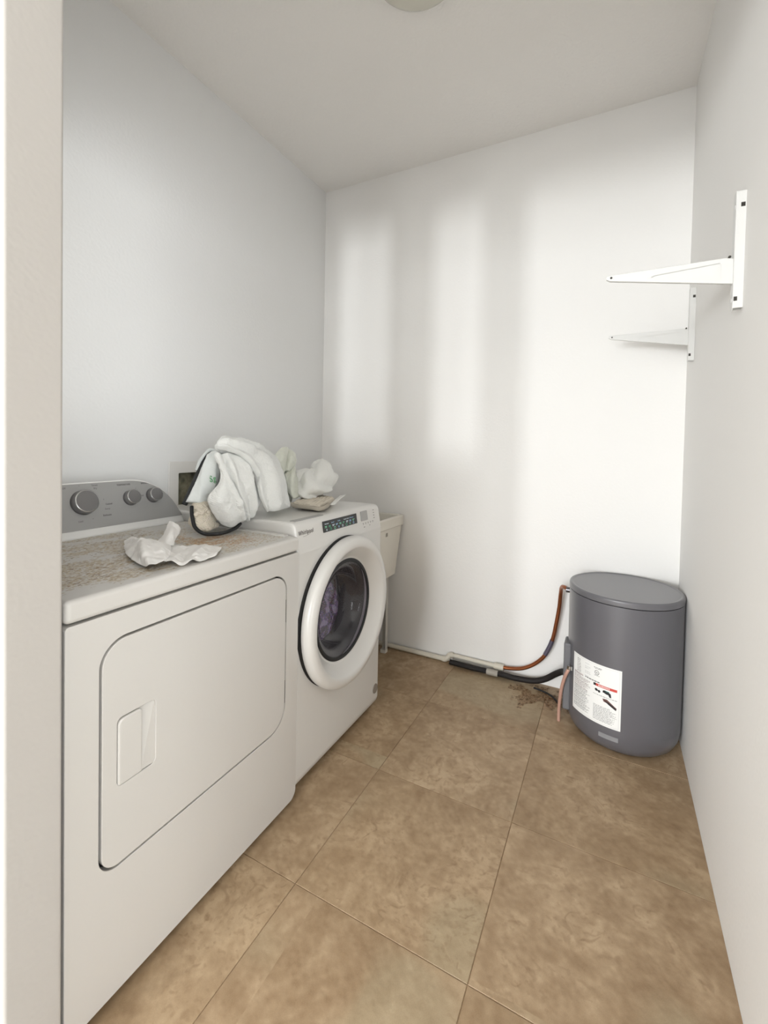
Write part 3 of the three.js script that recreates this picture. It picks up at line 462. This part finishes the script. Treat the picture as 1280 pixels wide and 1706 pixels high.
// ---------------------------------------------------------------- utility sink behind the washer
{
  const t = thing('utility_sink', 'white plastic utility sink on thin legs between the washer and the back wall', 'sink');
  const fr = (x0, x1, z0, z1, y0, X0, X1, Z0, Z1, y1) => { // frustum from bottom (lower case) to top
    const b = [[x0, y0, z1], [x1, y0, z1], [x1, y0, z0], [x0, y0, z0]], u = [[X0, y1, Z1], [X1, y1, Z1], [X1, y1, Z0], [X0, y1, Z0]], P = [], quad = (a, c, d, e) => P.push(...a, ...c, ...d, ...a, ...d, ...e);
    for (let i = 0; i < 4; i++) { const j = (i + 1) % 4; quad(b[i], b[j], u[j], u[i]); } quad(u[0], u[1], u[2], u[3]); quad(b[3], b[2], b[1], b[0]);
    const g = new THREE.BufferGeometry(); g.setAttribute('position', new THREE.Float32BufferAttribute(P, 3)); g.computeVertexNormals(); planarUV(g, (x, y, z) => x + z, (x, y) => y); return g; };
  const ev = new Evaluator(); ev.useGroups = false;
  const A = new Brush(fr(-1.66, -1.148, -2.405, -1.93, 0.47, -1.70, -1.122, -2.44, -1.895, 0.8)), B = new Brush(fr(-1.645, -1.165, -2.39, -1.945, 0.485, -1.685, -1.138, -2.425, -1.91, 0.83)); A.updateMatrixWorld(); B.updateMatrixWorld();
  const tub = ev.evaluate(A, B, SUBTRACTION).geometry; tub.clearGroups();
  M.sink = std(0xe6e1d6, 0.5);
  part('tub', tub, M.sink, t);
  const rim = rrect(0.592, 0.556, 0.012, -1.409, 2.168), hole = rrect(0.546, 0.51, 0.02, -1.409, 2.168, THREE.Path); rim.holes.push(hole);
  const rg = extrude(rim, 0.06, 0.006); rg.rotateX(-Math.PI / 2); rg.translate(0, 0.765, 0);
  part('rim', rg, M.sink, t);
  for (const [x, z] of [[-1.175, -2.36], [-1.175, -1.97], [-1.63, -2.36], [-1.63, -1.97]]) { const l = part('leg', mergeAll([span(x - 0.002, x + 0.002, 0.02, 0.5, z - 0.014, z + 0.014), span(x - 0.03, x - 0.002, 0.02, 0.5, z - 0.014, z - 0.01)]), std(0xc9c6bf, 0.5), t); part('foot', rbox(x - 0.032, x + 0.004, 0, 0.022, z - 0.016, z + 0.016, 0.004), M.sink, l); }
  part('sticker', box(0.0008, 0.024, 0.024, -1.1268, 0.735, -2.245), std(0x9b968b, 0.6), t);
  part('drain_pipe', tube([[-1.36, 0.47, -2.2], [-1.36, 0.3, -2.2], [-1.34, 0.24, -2.22], [-1.28, 0.2, -2.3], [-1.26, 0.2, -2.44]], 0.02, 40, 14), M.rubber, t);
}

// ---------------------------------------------------------------- water heater in the corner
{
  const C = [0.062, -2.226], r = 0.2225, h = 0.643;
  const t = thing('water_heater', 'short round grey water heater standing in the corner of back and right wall', 'water heater', [C[0], 0, C[1]]);
  const grey = phys(0x605f64, 0.34, { clearcoat: 0.5, clearcoatRoughness: 0.3 });
  part('tank', lathe([[0, 0.004], [0.17, 0.004], [0.188, 0.01], [0.205, 0.026], [0.2165, 0.05], [0.2215, 0.08], [r, 0.1], [r, h - 0.03], [r - 0.001, h - 0.029]], 96), grey, t);
  part('lid', lathe([[r + 0.0002, h - 0.026], [r + 0.0016, h - 0.0245], [r + 0.002, h - 0.008], [r, h - 0.002], [r - 0.006, h], [r - 0.012, h - 0.0015], [r - 0.018, h - 0.004], [0, h - 0.004]], 96), phys(0x68676b, 0.34, { clearcoat: 0.4, clearcoatRoughness: 0.3 }), t);
  const wrap = (a0, a1, y0, y1, rr, n = 24) => { const g = new THREE.CylinderGeometry(rr, rr, y1 - y0, n, 1, true, a0, a1 - a0); g.translate(0, (y0 + y1) / 2, 0); return g; };
  const D = Math.PI / 180;
  const label = canvasTex(512, 560, (c, w, h2) => {
    c.fillStyle = '#f1f1ef'; c.fillRect(0, 0, w, h2); c.fillStyle = '#9a9a9a'; c.strokeStyle = '#a5a5a5';
    let sd = 17; const R = () => { sd = (sd * 1664525 + 1013904223) >>> 0; return sd / 4294967296; };
    const line = (x, y, L, px = 4, col = '#8e8e8e') => { c.fillStyle = col; let q = x; while (q < x + L) { const k = 6 + R() * 22; c.fillRect(q, y, Math.min(k, x + L - q), px); q += k + 5; } };
    for (let k = 0; k < 9; k++) line(60, 36 + k * 15, 40 + R() * 24, 6);
    for (let k = 0; k < 9; k++) if (k % 3 !== 1) line(165, 40 + k * 15, 40 + R() * 30, 4, '#b9b9b9');
    line(262, 36, 80, 6, '#777'); line(272, 46, 60, 5, '#999');
    c.lineWidth = 5; c.strokeStyle = '#777'; c.beginPath(); c.arc(292, 86, 20, 0, 6.3); c.stroke(); c.fillStyle = '#666'; c.font = 'bold 22px sans-serif'; c.fillText('UL', 279, 94); line(268, 112, 50, 5, '#888');
    line(170, 168, 150, 9, '#5d5d5d');
    c.fillStyle = '#d6cfce'; c.fillRect(24, 170, 122, 18); for (let k = 0; k < 40; k++) { const wide = k < 3 ? 130 : 210; line(22, 176 + k * 8.6 + (k % 7 === 0 ? 3 : 0), wide - R() * 60, 4.5, k < 16 ? '#a79d9c' : '#9b9b9b'); }
    c.fillStyle = '#222'; c.fillRect(262, 186, 24, 24); c.fillStyle = '#c9493f'; c.fillRect(286, 186, 190, 24); c.fillStyle = '#f4e6e3'; c.font = 'bold 22px sans-serif'; c.fillText('⚠ WARNING', 292, 206);
    c.fillStyle = '#1b1b1d'; c.beginPath(); c.ellipse(292, 246, 15, 12, 0.3, 0, 6.3); c.fill(); c.beginPath(); c.ellipse(318, 252, 12, 12, 0, 0, 6.3); c.fill(); c.fillRect(352, 238, 70, 10); c.beginPath(); c.ellipse(385, 240, 34, 15, 0.2, 0, 6.3); c.fill(); c.fillStyle = '#2e5c55'; c.fillRect(374, 226, 34, 10); c.fillStyle = '#1b1b1d'; c.beginPath(); c.moveTo(396, 246); c.lineTo(424, 246); c.lineTo(428, 276); c.lineTo(414, 276); c.fill();
    line(262, 286, 220, 5, '#888');
    c.fillStyle = '#6d4b45'; c.beginPath(); c.moveTo(352, 306); c.lineTo(392, 302); c.lineTo(476, 358); c.lineTo(472, 376); c.lineTo(392, 336); c.lineTo(362, 330); c.fill(); c.fillStyle = '#1f1a1a'; c.beginPath(); c.moveTo(360, 312); c.lineTo(410, 328); c.lineTo(474, 362); c.lineTo(470, 380); c.lineTo(400, 342); c.fill();
    for (let k = 0; k < 17; k++) line(266, 386 + k * 8.6, 215 - R() * 70, 4, '#9b9b9b');
    c.strokeStyle = '#c9c9c9'; c.lineWidth = 2; c.strokeRect(16, 14, w - 32, h2 - 28);
  });
  part('label', wrap(-57.6 * D, -1.3 * D, 0.117, 0.361, r + 0.0008, 40), std(0xffffff, 0.55, { map: label }), t, [0, 0, 0], 'white printed safety label with a red warning band');
  part('plate', wrap(-22 * D, -3 * D, 0.068, 0.086, r - 0.0002, 16), std(0x8b8b8d, 0.4), t);
  // element cover on the left side, pipe stubs
  const cov = wrap(-83 * D, -66 * D, 0.075, 0.375, r + 0.012, 10), covG = mergeAll([cov, (() => { const g = new THREE.RingGeometry(r - 0.002, r + 0.012, 10, 1, -Math.PI / 2 + 66 * D + Math.PI * 0, 17 * D); g.rotateX(-Math.PI / 2); g.scale(-1, 1, -1); g.translate(0, 0.375, 0); return g; })()]);
  part('element_cover', rbox(-r - 0.012, -r + 0.02, 0.07, 0.372, -0.002, 0.085, 0.008), std(0x6b6b6e, 0.5), t);
  part('pipe_stub', (() => { const g = new THREE.CylinderGeometry(0.013, 0.013, 0.03, 20); g.rotateZ(Math.PI / 2); g.translate(-r - 0.005, 0.575, -0.045); return g; })(), M.steel, t);
}
// pipes from the heater along the back wall
const copper = phys(0x9a5d3c, 0.35, { metalness: 0.85 });
{
  const hose = tube([[-0.17, 0.575, -2.271], [-0.19, 0.576, -2.3], [-0.206, 0.56, -2.345], [-0.214, 0.515, -2.385], [-0.22, 0.446, -2.4], [-0.233, 0.352, -2.405], [-0.25, 0.261, -2.41], [-0.283, 0.176, -2.415], [-0.33, 0.118, -2.42], [-0.394, 0.074, -2.424], [-0.46, 0.054, -2.43], [-0.515, 0.048, -2.432]], 0.0095, 140, 14);
  const t = thing('copper_pipe', 'copper pipe curving down from the top of the water heater to the back wall', 'pipe');
  part('tube', hose, copper, t);
  const sl = tube([[-0.25, 0.262, -2.409], [-0.262, 0.225, -2.412], [-0.283, 0.177, -2.415]], 0.0112, 20, 14); part('sleeve', sl, std(0x6d6878, 0.4, { metalness: 0.6 }), t);
}
{
  const t = thing('black_pipe', 'black insulated pipe leaving low on the water heater and running along the floor', 'pipe');
  part('tube', tube([[-0.168, 0.17, -2.27], [-0.19, 0.15, -2.33], [-0.23, 0.104, -2.38], [-0.278, 0.06, -2.395], [-0.33, 0.035, -2.4], [-0.421, 0.024, -2.4], [-0.5, 0.025, -2.4], [-0.613, 0.022, -2.4], [-0.79, 0.02, -2.405]], 0.0145, 140, 14), std(0x140d0a, 0.7), t);
  const c = new THREE.CylinderGeometry(0.0165, 0.0165, 0.06, 20); c.rotateZ(Math.PI / 2); c.translate(-0.548, 0.0235, -2.398); part('coupling', c, std(0xa39c92, 0.5), t, [0, 0, 0], 'pale grey coupling');
}
{
  const t = thing('plastic_pipe', 'cream plastic water pipe lying along the foot of the back wall', 'pipe');
  const cyl = (x0, x1, r, y, z) => { const g = new THREE.CylinderGeometry(r, r, x1 - x0, 24); g.rotateZ(Math.PI / 2); g.translate((x0 + x1) / 2, y, z); return g; };
  part('tube', cyl(-1.62, -0.82, 0.013, 0.0165, -2.43), M.pvc, t); part('tube', cyl(-0.81, -0.5, 0.011, 0.046, -2.436), M.pvc, t);
  part('elbow', tube([[-0.845, 0.0165, -2.43], [-0.825, 0.018, -2.43], [-0.812, 0.03, -2.433], [-0.8, 0.044, -2.436], [-0.78, 0.046, -2.436]], 0.0155, 20, 16), M.pvc, t); part('end_fitting', cyl(-0.545, -0.495, 0.017, 0.048, -2.432), M.pvc, t);
}
{
  const t = thing('drain_tube', 'thin pinkish copper tube bending from the water heater side to the floor', 'pipe');
  part('tube', tube([[-0.139, 0.285, -2.112], [-0.152, 0.262, -2.108], [-0.168, 0.21, -2.12], [-0.18, 0.14, -2.14], [-0.186, 0.07, -2.155], [-0.187, 0.002, -2.16]], 0.0072, 60, 14), phys(0xc9a090, 0.5, { metalness: 0.3 }), t);
  part('nut', (() => { const g = new THREE.CylinderGeometry(0.012, 0.012, 0.016, 6); g.translate(-0.143, 0.28, -2.11); return g; })(), M.chrome, t);
}
solo('cable', 'thin black cable trailing over the floor beside the water heater', 'cable', tube([[-0.33, 0.006, -2.385], [-0.27, 0.005, -2.37], [-0.23, 0.005, -2.34], [-0.2, 0.005, -2.29], [-0.19, 0.005, -2.24]], 0.0045, 40, 8), M.rubber);
{ // rusty water stain on the tiles near the heater: dried matter with its own ragged outline
  const st = canvasTex(512, 384, (c, w, h) => { c.clearRect(0, 0, w, h); let sd = 3; const r = () => { sd = (sd * 1664525 + 1013904223) >>> 0; return sd / 4294967296; };
    for (let i = 0; i < 4200; i++) { const X = r(), Y = r(), n = fbm(X * 7, Y * 6, 3, 77), e = Math.hypot((X - 0.55) / 0.5, (Y - 0.4) / 0.45); if (n * 1.25 - e * 0.5 < 0.24) continue; c.globalAlpha = 0.06 + r() * 0.16; c.fillStyle = r() < 0.5 ? '#7a4a22' : r() < 0.6 ? '#9a6a38' : '#4d2e16'; c.beginPath(); c.ellipse(X * w, Y * h, 2 + r() * 12, 2 + r() * 8, r() * 3, 0, 6.3); c.fill(); } });
  const g = new THREE.PlaneGeometry(0.3, 0.26); g.rotateX(-Math.PI / 2);
  part('rust_stain', g, std(0xffffff, 0.7, { map: st, transparent: true }), floor, [-0.3, 0.0006, -2.3]);
}

// ---------------------------------------------------------------- shelf brackets on the right wall
function makeBracket(label) {
  const t = thing('shelf_bracket', label, 'bracket', [XR, 1.617, 0], 'shelf brackets on the right wall');
  const rail = mergeAll([(() => { const s = rrect(0.028, 0.31, [0.012, 0.012, 0.004, 0.004], 0, 0.155); s.holes.push(rrect(0.01, 0.012, 0.002, 0.006, 0.272, THREE.Path)); s.holes.push(rrect(0.007, 0.012, 0.003, 0, 0.03, THREE.Path)); return extrude(s, 0.002, 0.0005).rotateY(-Math.PI / 2).translate(-0.02, 0, 0); })(), rbox(-0.021, 0, 0.006, 0.308, 0.011, 0.0135, 0.001), rbox(-0.021, 0, 0.006, 0.308, -0.0135, -0.011, 0.001)]);
  part('rail', rail, M.bracket, t);
  const s = new THREE.Shape(); s.moveTo(-0.012, 0.07); s.lineTo(-0.312, 0.121); s.lineTo(-0.321, 0.127); s.lineTo(-0.321, 0.135); s.lineTo(-0.312, 0.1375); s.lineTo(-0.04, 0.142); s.lineTo(-0.012, 0.136); s.closePath();
  const hp = new THREE.Path(); hp.moveTo(-0.05, 0.083); hp.lineTo(-0.2, 0.11); hp.lineTo(-0.21, 0.1165); hp.lineTo(-0.2, 0.122); hp.lineTo(-0.05, 0.132); hp.lineTo(-0.045, 0.125); hp.lineTo(-0.045, 0.088); hp.closePath(); s.holes.push(hp);
  const arm = part('arm', extrude(s, 0.013, 0.0018).translate(0, 0, -0.0065), M.bracket, t);
  const w = new THREE.Shape(); w.moveTo(-0.04, 0.078); w.lineTo(-0.22, 0.111); w.lineTo(-0.22, 0.122); w.lineTo(-0.04, 0.135); w.closePath();
  part('web', extrude(w, 0.005, 0.0005).translate(0, 0, -0.0025), M.bracket, arm);
  for (const [x, y] of [[-0.308, 0.1295], [-0.03, 0.143], [-0.018, 0.125]]) { const g = new THREE.CylinderGeometry(0.0032, 0.0032, 0.0155, 12); g.rotateX(Math.PI / 2); g.translate(x, y, 0); part('rivet', g, M.bracketDark, arm); }
  for (const [y, x] of [[0.272, -0.007], [0.03, -0.017]]) part('slot', box(0.009, 0.011, 0.0006, x, y, 0.01362), M.bracketDark, t);
  for (const y of [0.03, 0.272]) { const g = new THREE.CylinderGeometry(0.005, 0.005, 0.004, 14); g.rotateZ(Math.PI / 2); g.translate(-0.016, y, 0); part('screw', g, M.bracketDark, t); }
  return t;
}
{
  const a = makeBracket('white folding shelf bracket nearer the doorway on the right wall, throwing a shadow behind it'); a.position.z = -1.474;
  const b = a.clone(); b.name = numbered('shelf_bracket'); b.position.z = -2.26; b.userData.label = 'white folding shelf bracket in the far corner, close to the back wall'; scene.add(b);
}

// ---------------------------------------------------------------- ceiling lamp (switched off)
{
  const t = thing('ceiling_lamp', 'round flush ceiling lamp with a frosted glass bowl, switched off', 'lamp', [-0.632, H, -1.388]);
  part('pan', lathe([[0, 0], [0.165, 0], [0.17, -0.004], [0.17, -0.03], [0.164, -0.036], [0.15, -0.036], [0.15, -0.01], [0, -0.01]], 64), std(0x6a6558, 0.35, { metalness: 0.8 }), t);
  part('glass_bowl', lathe([[0.158, -0.03], [0.157, -0.045], [0.148, -0.06], [0.12, -0.078], [0.08, -0.089], [0.03, -0.094], [0, -0.095]], 64), std(0xcfccbf, 0.25), t);
  part('finial', lathe([[0.0, -0.112], [0.008, -0.108], [0.01, -0.1], [0.006, -0.095], [0, -0.094]], 24), std(0x6a6558, 0.35, { metalness: 0.8 }), t);
}
renderer.render(scene, camera);
